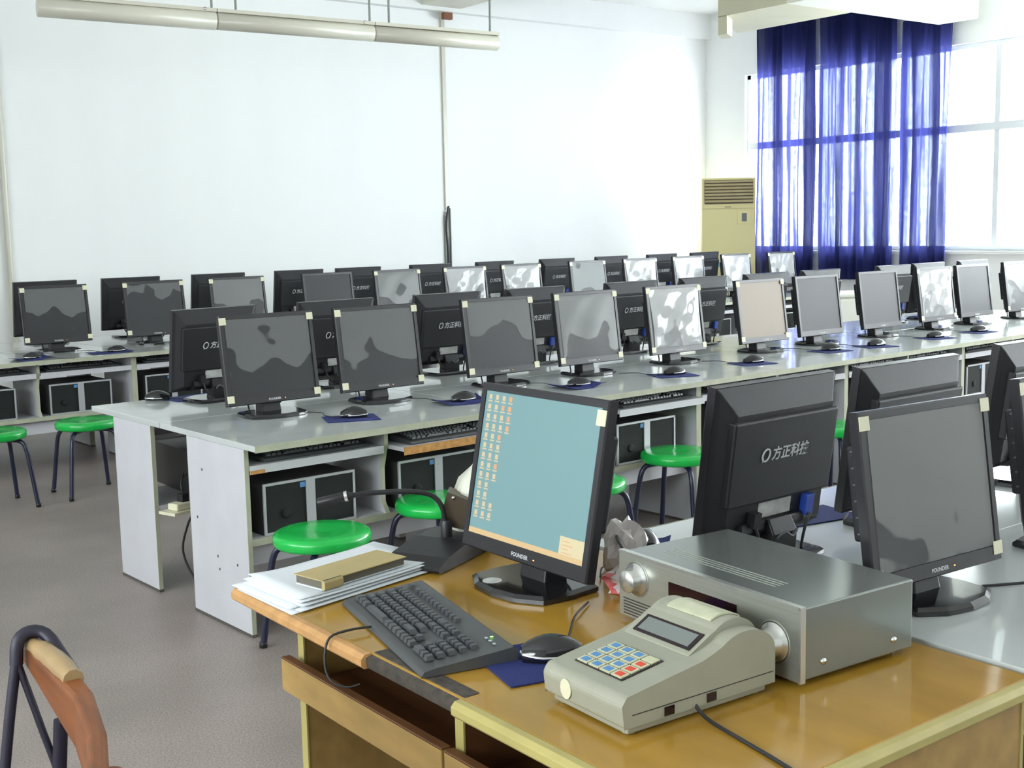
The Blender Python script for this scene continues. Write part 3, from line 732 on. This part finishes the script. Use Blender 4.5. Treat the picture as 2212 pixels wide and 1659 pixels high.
one('drawer', td, lambda b: (b.box(-.002, .018, .600, l_-.235, .585, .655, 'wood_side'), b.box(-.002, .018, .600, l_-.235, .650, .6555, 'wood_dark'), b.box(.018, .5, .61, l_-.28, .59, .603, 'wood_dark')), bevel=.002)
one('drawer', td, lambda b: (b.box(-.002, .018, .05, .592, .585, .655, 'wood_side'), b.box(-.002, .018, .05, .592, .650, .6555, 'wood_dark')), bevel=.002)

# teacher monitor (lit)
tm = monitor(1.59, 2.035, -90, 'switched-on black monitor showing a teal desktop with icons, on teacher desk', None, 'none', z=.746, scale=.985)
tm.name = 'lit_monitor'
T = Matrix.Translation((0, -.03, .058)) @ Matrix.Rotation(R(-TILT-3), 4, 'X')
for c in list(tm.children):
    n = c.name.split('.')[0]
    if n not in ('base', 'neck'): c.matrix_basis = (Matrix.Translation((0, -.03, .058)) @ Matrix.Rotation(R(-3), 4, 'X') @ Matrix.Translation((0, .03, -.058))) @ c.matrix_basis
    if n == 'power_light' : c.data = c.data
sw, sh0, sh1 = MW/2-.018, .034, MH-.018
def scr(b): b.box(-sw+.0005, sw-.0005, -.0012, .0008, sh0, sh1, 'desktop')
so = one('lit_screen', tm, scr); so.matrix_local = T
def P(u_, v_): return (-sw+2*sw*u_, sh0+(sh1-sh0)*v_)
def icons(b):
    for c in range(4):
        for r_ in range(13):
            if c == 3 and r_ > 3: continue
            if c == 2 and r_ in (9, 10): continue
            x, z = P(.045+c*.062, .965-r_*.068); m = 'icon_o' if (c >= 2 and r_ % 3 == 1) or (c == 3) else 'icon'
            b.box(x-.005, x+.005, -.0018, -.0012, z-.007, z+.004, m); b.box(x-.008, x+.008, -.0018, -.0012, z-.0125, z-.0095, 'icon')
ic = one('icons', so, icons); ic['kind'] = 'stuff'
one('taskbar', so, lambda b: b.box(-sw+.0005, sw-.0005, -.0018, -.0012, sh0, sh0+.012, 'taskbar'))
def pop(b):
    x0, z0 = P(.80, .035); x1, z1 = P(.995, .15); b.box(x0, x1, -.0022, -.0012, z0, z1, 'popup')
    for k in range(4): b.box(x0+.008, x0+.03+.012*(k % 2), -.0026, -.0022, z1-.010-k*.008, z1-.0085-k*.008, 'icon_o')
one('popup_window', so, pop)
tp = one('tape', tm, lambda b: b.box(sw-.012, sw+.016, -.0062, -.0045, MH-.055, MH-.022, 'tape')); tp.matrix_local = T
one('sticker', tm, lambda b: b.lathe([(.022, .0175), (.022, .0180)], 'sticker', 16, (-.045, -.075, 0)))

# keyboard on the teacher desk
kb = tag(keyboard(empty('keyboard', (1.245, 1.938, .745), R(-102.8)), True), 'black full-size keyboard lying askew on the teacher desk', 'keyboard')
one('cable', kb, lambda b: b.tube([(-.05, -.09, .01), (-.047, -.135, .011), (-.042, -.176, .003), (-.03, -.190, -.035), (-.005, -.188, -.065), (.02, -.165, -.075), (.03, -.14, -.07)], .0025, 'cable', 6, sub=4))
pad(1.315, 1.66, -14, 'dark blue mouse pad half under the card terminal on the teacher desk', w=.20, d=.19, z=.7455, group=None)
mm_ = mouse(1.335, 1.655, 150, 'black mouse on dark blue pad between keyboard and card terminal', z=.7495, group=None)

# ------------------------------------------------------------------ amplifier
am = tag(empty('amplifier', (1.578, 1.514, .746), R(-3.6)), 'silver-grey stereo amplifier with two knobs and dark display window', 'amplifier')
# local x depth (front at 0), y width, front faces -x
aw, adp, ah = .239, .286, .138
one('cover', am, lambda b: b.box(.006, adp, -aw+.003, aw-.003, .010, ah-.002, 'amp'), bevel=.003)
one('front_plate', am, lambda b: b.box(-.004, .006, -aw, aw, .008, ah, 'amp_front'), bevel=.002)
one('front_trim', am, lambda b: (b.box(-.0045, .0075, -aw-.0015, -aw+.004, .008, ah+.001, 'amp_trim'), b.box(-.0045, .0075, -aw, aw, ah-.004, ah+.0015, 'amp_trim')))
one('display_window', am, lambda b: b.box(-.0055, -.0038, -.090, .090, .050, .108, 'display'))
for yy, zz, rr in ((.185, .090, .024), (-.180, .066, .025)):
    kn = one('knob', am, lambda b: b.lathe([(rr*1.35, -.004), (rr*1.35, -.007), (rr, -.0075), (rr, -.018), (rr*.93, -.020), (rr*.93, -.028), (rr*.86, -.031), (0, -.031)][::-1], 'amp_trim', 32, (0, yy, zz), 'x'))
    one('knob_ring', kn, lambda b: b.lathe([(rr*1.5, -.0041), (rr*1.5, -.005), (rr*1.42, -.0055), (rr*1.42, -.0041)], 'amp_front', 32, (0, yy, zz), 'x'))
one('small_knob', am, lambda b: b.lathe([(0, -.014), (.006, -.014), (.007, -.005), (.007, -.004)], 'gloss_black', 12, (0, .125, .035), 'x'))
one('small_knob', am, lambda b: b.lathe([(0, -.014), (.006, -.014), (.007, -.005), (.007, -.004)], 'amp_trim', 12, (0, -.17, .022), 'x'))
vt = one('front_grooves', am, lambda b: [b.box(-.0046, -.0039, .14, .225, .014+k*.006, .0165+k*.006, 'case') for k in range(6)]); vt['kind'] = 'stuff'
gv = one('top_vents', am, lambda b: [b.box(.06+k*.010, .062+k*.010, -.12, .18, ah-.0021, ah-.0014, 'amp_front') for k in range(4)]); gv['kind'] = 'stuff'
for xx in (.055, .235): one('side_screw', am, lambda b: b.lathe([(0, -.0035), (.005, -.003), (.006, 0), (.006, .001)], 'chrome', 10, (xx, -aw+.003, .035), 'y'))
for xx in (.03, .27):
    for yy in (-.19, .19): one('foot', am, lambda b: b.lathe([(.014, -.001), (.016, .002), (.016, .011)], 'black', 14, (xx, yy, 0)))

# ------------------------------------------------------------------ card terminal
ps = tag(empty('card_terminal', (1.197, 1.412, .745), R(-2.5)), 'grey-green card payment terminal with keypad and small display on teacher desk', 'terminal'); ps.scale = (1, 1.0, 1.2)
hw = .100
def arc(cx, cz, rx, rz_, a0, a1, n): return [(cx+rx*math.cos(R(a0+(a1-a0)*k/n)), cz+rz_*math.sin(R(a0+(a1-a0)*k/n))) for k in range(n+1)]
outer = [(.004, .014), (.0, .045), (.010, .056), (.165, .074), (.190, .080)]+arc(.262, .062, .068, .037, 138, 0, 18)+[(.33, .014)]
one('body', ps, lambda b: b.prism(outer[::-1], -hw, hw, 'pos', 'y', smooth=False), bevel=.006, seg=3)
inner = [(.150, .060), (.165, .0750), (.212, .096)]+arc(.262, .074, .056, .036, 135, 10, 18)+[(.31, .060)]
one('hood', ps, lambda b: b.prism(inner[::-1], -hw+.030, hw-.012, 'pos', 'y'), bevel=.005, seg=3)
def onarc(a): return (.262+.0565*math.cos(R(a)), .074+.0365*math.sin(R(a)))
one('paper_cover', ps, lambda b: b.prism(([onarc(a) for a in range(120, 45, -8)]+[(x, z+.0025) for x, z in [onarc(a) for a in range(48, 125, 8)]])[::-1], -.048, .058, 'pos_light', 'y'))['label'] = 'worn pale top cover'
# display on the steep slope (.165,.0755)->(.212,.113)
sl = Vector((.212-.165, 0, .096-.0750)).normalized(); nn = Vector((-sl.z, 0, sl.x))
def slab(y0, y1, s0, s1, t0, t1, m):
    o0 = Vector((.165, 0, .0750)); b = MB(); vs = []
    for t in (t0, t1):
        for s_, y in ((s0, y0), (s1, y0), (s1, y1), (s0, y1)): p = o0+sl*s_+nn*t; vs.append((p.x, y, p.z))
    b.add(vs, [(3, 2, 1, 0), (4, 5, 6, 7), (0, 1, 5, 4), (1, 2, 6, 5), (2, 3, 7, 6), (3, 0, 4, 7)], m); return b
ds = slab(-.062, .076, .008, .046, .0002, .0016, 'display').obj('display_frame', ps)
slab(-.054, .068, .013, .041, .0016, .0022, 'lcd').obj('display_glass', ds)
# keypad on shallow slope (.010,.056)->(.165,.074)
k0 = Vector((.010, 0, .056)); ks = Vector((.155, 0, .018)).normalized(); kn_ = Vector((-ks.z, 0, ks.x))
def kslab(y0, y1, s0, s1, t0, t1, m):
    b = MB(); vs = []
    for t in (t0, t1):
        for s_, y in ((s0, y0), (s1, y0), (s1, y1), (s0, y1)): p = k0+ks*s_+kn_*t; vs.append((p.x, y, p.z))
    b.add(vs, [(3, 2, 1, 0), (4, 5, 6, 7), (0, 1, 5, 4), (1, 2, 6, 5), (2, 3, 7, 6), (3, 0, 4, 7)], m); return b
kp = kslab(-.052, .067, .030, .118, .0003, .0012, 'display').obj('keypad', ps)
for c in range(4):
    for r_ in range(4):
        y1 = .064-c*.0286; s0 = .033+r_*.0212
        m = 'key_red' if (c == 3 and r_ < 3) else ('key_cream' if c == 3 else 'key_blue')
        q = kslab(y1-.0255, y1, s0, s0+.018, .0012, .0030, 'key_cream').obj('key', kp)
        kk = kslab(y1-.021, y1-.005, s0+.003, s0+.015, .0030, .0034, m)
        q.data = (lambda bb: bb)(q.data)
        # printed centre joined to its key
        import bmesh
        bm_ = bmesh.new(); bm_.from_mesh(q.data); n0 = len(bm_.faces); tmp = kk.mesh('tmp'); bm_.from_mesh(tmp)
        bm_.faces.ensure_lookup_table()
        for fc in bm_.faces[n0:]: fc.material_index = 1
        q.data.materials.append(M[m]); bm_.to_mesh(q.data); bm_.free()
one('round_sticker', ps, lambda b: b.lathe([(.014, .0005), (.014, -.0012)][::-1], 'tape', 12, (.0006, .040, .034), 'x'))
one('port', ps, lambda b: b.box(.085, .105, -hw-.0015, -hw+.004, .016, .028, 'display')); one('port', ps, lambda b: b.box(.175, .195, -hw-.0015, -hw+.004, .016, .028, 'display'))
one('underside', ps, lambda b: b.box(.016, .315, -hw+.007, hw-.007, .003, .02, 'pos'), bevel=.003)
one('side_seam', ps, lambda b: b.box(.02, .325, -hw-.0006, -hw+.001, .030, .0312, 'case'))
for xx in (.03, .30):
    for yy in (-.078, .078): one('foot', ps, lambda b: b.lathe([(.010, .001), (.012, .003), (.012, .018)], 'pos', 12, (xx, yy, 0)))
cb = tag(one('terminal_cable', None, lambda b: b.tube([(1.345, 1.312, .768), (1.342, 1.28, .752), (1.33, 1.20, .7485), (1.315, 1.12, .7485), (1.30, 1.06, .7485), (1.29, 1.03, .742), (1.285, 1.01, .70)], .0032, 'cable', 8, sub=5)), 'thin black cable running from the card terminal over the desk edge', 'cable')

# ------------------------------------------------------------------ papers, notebook, microphone
def sheet(cs, z, label, rnd, lift):
    n = 10; vs = []
    for lay in (0, 1):
        for j in range(n+1):
            for i in range(n+1):
                a, c = i/n, j/n
                x = (cs[0][0]*(1-a)+cs[1][0]*a)*(1-c)+(cs[3][0]*(1-a)+cs[2][0]*a)*c
                y = (cs[0][1]*(1-a)+cs[1][1]*a)*(1-c)+(cs[3][1]*(1-a)+cs[2][1]*a)*c
                vs.append((x, y, z+.0016*lay+lift*(max(0, .35-a)/.35)**2*(.4+.6*c)+lift*.5*(max(0, a-.75)/.25)**2))
    b = MB(); N1 = (n+1)**2
    q4 = lambda i, j, l: l*N1+j*(n+1)+i; fs = []
    for j in range(n):
        for i in range(n):
            fs.append((q4(i, j, 1), q4(i+1, j, 1), q4(i+1, j+1, 1), q4(i, j+1, 1))); fs.append((q4(i, j+1, 0), q4(i+1, j+1, 0), q4(i+1, j, 0), q4(i, j, 0)))
    for i in range(n):
        fs += [(q4(i, 0, 0), q4(i+1, 0, 0), q4(i+1, 0, 1), q4(i, 0, 1)), (q4(i+1, n, 0), q4(i, n, 0), q4(i, n, 1), q4(i+1, n, 1)),
               (q4(0, i+1, 0), q4(0, i, 0), q4(0, i, 1), q4(0, i+1, 1)), (q4(n, i, 0), q4(n, i+1, 0), q4(n, i+1, 1), q4(n, i, 1))]
    b.add(vs, fs, 'paper', True); o = b.obj('paper_sheet'); return tag(o, label, 'paper', 'white sheets under the notebook')
cs = [(1.10, 2.205), (1.50, 2.285), (1.455, 2.51), (1.085, 2.44)]
PL = ('bottom', 'second lowest', 'third lowest', 'middle', 'third highest', 'second highest', 'top')
rnd = random.Random(4)
for k in range(7):
    dx, dy = (.0, .012, -.006, .018, .02, .024, .030)[k], (.0, -.006, .008, .004, .010, .006, .014)[k]
    q = [(x+dx+rnd.uniform(-.006, .006), y+dy+rnd.uniform(-.006, .006)) for x, y in cs]
    sheet(q, .7455+.0030*k, PL[k]+' white sheet of the loose pile at the corner of the teacher desk', rnd, .0035*k*.4)
nb = tag(empty('notebook', (1.302, 2.302, .7680), R(12)), 'tan notebook with dark layered edge lying on the pile of papers', 'notebook')
one('cover', nb, lambda b: b.box(-.122, .122, -.042, .056, .020, .0225, 'kraft'), bevel=.001)
one('pages', nb, lambda b: (b.box(-.118, .118, -.037, .052, .004, .0195, 'kraft_dark'), b.box(-.12, .12, -.035, .05, .0, .003, 'paper')))
one('spine', nb, lambda b: b.prism([(-.042, .001), (-.046, .006), (-.046, .018), (-.042, .0225), (-.036, .0225), (-.036, .001)], -.122, -.07, 'kraft', 'x'), bevel=.001)

mc = tag(empty('gooseneck_microphone', (1.60, 2.375, .745), R(25)), 'black gooseneck desk microphone bending left above the papers', 'microphone')
one('base', mc, lambda b: b.prism([(-.16, .002), (-.165, .014), (-.12, .03), (-.02, .046), (.08, .046), (.09, .036), (.09, .002)][::-1], -.075, .075, 'black', 'y'), bevel=.006)
one('socket', mc, lambda b: b.lathe([(.014, .04), (.014, .075), (.010, .085)], 'black', 14, (.0, .0, 0)))
gi = [(1.60, 2.375), ]
def gl(X, Y, Z):
    a = R(25); dx, dy = X-1.60, Y-2.375
    return (dx*math.cos(a)+dy*math.sin(a), -dx*math.sin(a)+dy*math.cos(a), Z-.745)
gp = [(1.600, 2.375, .79), (1.598, 2.378, .83), (1.592, 2.382, .865), (1.572, 2.397, .892), (1.525, 2.428, .902), (1.455, 2.477, .901), (1.415, 2.50, .897)]
one('gooseneck', mc, lambda b: b.tube([gl(*p) for p in gp], .0062, 'black', 10, sub=5))
one('microphone_head', mc, lambda b: b.tube([gl(1.42, 2.498, .8975), gl(1.40, 2.512, .894), gl(1.395, 2.515, .893), gl(1.355, 2.545, .882), gl(1.35, 2.548, .881)], [.0085, .011, .012, .012, .009], 'black', 12))
one('head_ring', mc, lambda b: b.tube([gl(1.408, 2.505, .8965), gl(1.402, 2.509, .895)], .0128, 'chrome', 12))

# white bag with brown clasp behind the lit monitor
bg_ = tag(empty('vinyl_bag', (1.74, 2.36, .745), R(-40)), 'off-white vinyl bag with brown riveted flap behind the lit monitor', 'bag')
def bagb(b):
    rs = []
    for k, (z, w2, d2) in enumerate(((.001, .11, .04), (.03, .125, .055), (.10, .12, .05), (.17, .09, .035), (.215, .045, .02), (.225, .02, .01))):
        rs.append([(w2*math.cos(2*math.pi*i/16)+.012*math.sin(i*2.1+k), d2*math.sin(2*math.pi*i/16), z) for i in range(16)])
    b.loft(rs, 'bagwhite', smooth=True)
one('body', bg_, bagb)
fl = one('flap', bg_, lambda b: b.prism([(-.135, .07), (-.07, .055), (-.055, .125), (-.115, .15)], -.062, .0, 'brown', 'y'), bevel=.003)
for p in ((-.12, .085), (-.07, .075), (-.10, .135)): one('rivet', fl, lambda b: b.lathe([(0, -.067), (.004, -.066), (.005, -.062)], 'chrome', 8, (p[0], 0, p[1]), 'y'))
# crumpled plastic bags
def crumple(name, x, y, z, sx, sy, sz, m, label, seed, cat='plastic bag'):
    import bmesh
    rnd = random.Random(seed); bm = bmesh.new(); bmesh.ops.create_icosphere(bm, subdivisions=3, radius=1)
    from mathutils import noise
    for v in bm.verts:
        n1 = noise.noise(v.co*1.8+Vector((seed, 0, 0))); n2 = noise.noise(v.co*5+Vector((0, seed, 0)))
        v.co *= 1+.5*n1+.35*abs(n2); v.co.z = max(v.co.z, -.55)
        v.co = Vector((v.co.x*sx, v.co.y*sy, (v.co.z+.55)*sz))
    me = bpy.data.meshes.new(name); bm.to_mesh(me); bm.free()
    for q in m: me.materials.append(M[q])
    for i, p in enumerate(me.polygons): p.material_index = 1 if len(m) > 1 and noise.noise(p.center*30+Vector((seed, seed, 0))) > .12 else 0
    o = bpy.data.objects.new(name, me); COL.objects.link(o); o.location = (x, y, z); return tag(o, label, cat)
crumple('plastic_bag', 1.72, 1.865, .746, .055, .04, .035, ('plastic_bag', 'pink'), 'crumpled clear plastic bag with pink-red print beside the lit monitor', 3)
crumple('plastic_bag', 1.83, 2.0, .746, .05, .035, .07, ('plastic_bag',), 'crumpled white plastic behind the lit monitor, left of amplifier', 5)
cbx = tag(one('cardboard_box', None, lambda b: b.box(1.80, 1.87, 1.86, 1.95, .746, .80, 'cardbox'), bevel=.002), 'small tan box behind the amplifier corner', 'box')
tag(one('signal_cable', None, lambda b: b.tube([(1.89, 1.80, .80), (1.88, 1.88, .76), (1.80, 1.90, .76), (1.74, 1.87, .80), (1.79, 1.98, .83), (1.92, 2.10, .80), (2.0, 2.13, .757)], .0035, 'cable', 6, sub=6)), 'dark looping cable behind the amplifier corner', 'cable')
tag(one('mouse_cable', None, lambda b: b.tube([(1.40, 1.705, .755), (1.43, 1.72, .752), (1.50, 1.79, .750), (1.54, 1.82, .752), (1.60, 1.86, .75)], .0025, 'cable', 6, sub=5)), 'thin dark cable from the teacher mouse toward the amplifier', 'cable')
tag(one('desk_cable', None, lambda b: b.tube([(2.30, 1.40, .7485), (2.45, 1.33, .7485), (2.62, 1.30, .7485), (2.85, 1.25, .7485)], .003, 'cable', 6, sub=5)), 'thin cable lying on the right-hand bench beside the large grey screen', 'cable')

# power strip and cables in the end gap of the middle bench
psb = tag(empty('power_strip', (2.00, 4.845, .385), R(18)), 'cream power strip hanging in the open end of the middle bench', 'power strip')
one('body', psb, lambda b: b.box(-.13, .13, -.03, .03, 0, .03, 'strip'), bevel=.006)
for k in range(3): one('plug', psb, lambda b: (b.box(-.09+k*.07, -.055+k*.07, -.018, .018, .03, .062, 'black'), b.tube([(-.07+k*.07, 0, .06), (-.07+k*.07, .01, .10), (-.02+k*.05, .05, .14), (.03, .12, .10)], .004, 'cable', 6, sub=3)), bevel=.002)
one('bracket', psb, lambda b: b.box(-.16, .16, -.05, .05, -.012, 0, 'strip'))
tag(one('hanging_cable', None, lambda b: b.tube([(1.98, 4.82, .37), (1.96, 4.86, .30), (1.95, 4.90, .18), (1.98, 4.85, .06), (2.02, 4.74, .012), (2.06, 4.6, .008)], .005, 'cable', 6, sub=6)), 'thick dark cable hanging to the floor in the bench end gap', 'cable')
tag(one('hanging_cable', None, lambda b: b.tube([(2.0, 4.86, .37), (2.0, 4.84, .26), (2.03, 4.76, .20), (2.06, 4.70, .24), (2.08, 4.68, .36)], .0035, 'cable', 6, sub=6)), 'thin looping cable below the cream power strip', 'cable')

# cupboard glimpsed between monitors
wc = tag(empty('low_cabinet', (9.75, 7.35, 0), R(-35)), 'off-white rounded cabinet glimpsed between monitors in front of curtains', 'cabinet')
one('body', wc, lambda b: b.box(-.24, .24, -.2, .2, 0, .80, 'crate'), bevel=.04, seg=4)
one('lid', wc, lambda b: b.box(-.25, .25, -.21, .21, .79, .84, 'crate'), bevel=.02, seg=3)

# ------------------------------------------------------------------ chair in the lower left corner
ch = tag(empty('wooden_chair', (.52, 1.62, 0), 0), 'brown wooden chair with painted sheen on its top rail at the lower left corner', 'chair')
def rail(b):
    pts = [(.020, .43, .855), (.028, .37, .852), (.030, .29, .850), (.022, .16, .850), (-.012, .0, .850), (-.045, -.10, .850), (-.09, -.22, .850)]
    rings = []; 
    for i, (x, y, z) in enumerate(pts):
        hgt = (.03, .045, .06, .085, .095, .095, .095)[i]; th = (.010, .016, .020, .016, .014, .014, .014)[i]
        rings.append([(x-th, y, z-hgt), (x+th, y, z-hgt), (x+th, y, z-.006), (x+th*.6, y, z), (x-th*.6, y, z), (x-th, y, z-.006)])
    b.loft(rings, 'chairwood')
one('backrest', ch, rail, bevel=.004)
one('top_rail', ch, lambda b: b.tube([(.020, .435, .856), (.028, .37, .854), (.031, .30, .851), (.028, .22, .850)], [.013, .017, .018, .016], 'chairtop', 10, sub=3))['label'] = 'light wood painted as reflected light'
for (x, y) in ((.012, .02), (-.03, -.18)):
    one('leg', ch, lambda b: b.tube([(x, y, .78), (x-.03, y, .45), (x-.0, y, .01)], .018, 'chairwood', 8, sub=2))
one('seat', ch, lambda b: b.box(-.42, -.02, -.18, .30, .42, .45, 'chairwood'), bevel=.01)
for (x, y) in ((-.38, .26), (-.38, -.14)): one('leg', ch, lambda b: b.tube([(x, y, .42), (x, y, .01)], .018, 'chairwood', 8))
stp = tag(empty('shoulder_strap', (.54, 2.03, .86)), 'black strap looped over the end of the wooden chair rail', 'strap')
one('loop', stp, lambda b: b.tube([(-.026, -.005, -.03), (-.020, .0, .006), (0, .002, .018), (.022, -.01, .012), (.030, -.05, -.010), (.034, -.10, -.03)], .011, 'strap', 8, sub=3))
one('strap_end', stp, lambda b: b.tube([(-.026, -.005, -.025), (-.045, -.01, -.12), (-.075, -.02, -.30), (-.09, -.03, -.42)], .009, 'strap', 8, sub=3))
one('strap_end', stp, lambda b: b.tube([(-.024, -.008, -.03), (.0, -.03, -.14), (.02, -.05, -.25), (.01, -.04, -.40)], .006, 'strap', 8, sub=3))
one('strap_end', stp, lambda b: b.tube([(.022, -.06, -.12), (.018, -.05, -.2), (.012, -.045, -.28), (.008, -.04, -.38)], .012, 'strap', 8, sub=3))

# remove the prototypes
def kill(o):
    for c in list(o.children): kill(c)
    bpy.data.objects.remove(o)
for o in (mon0, mouse0, kb_plain, pc0, st0): kill(o)
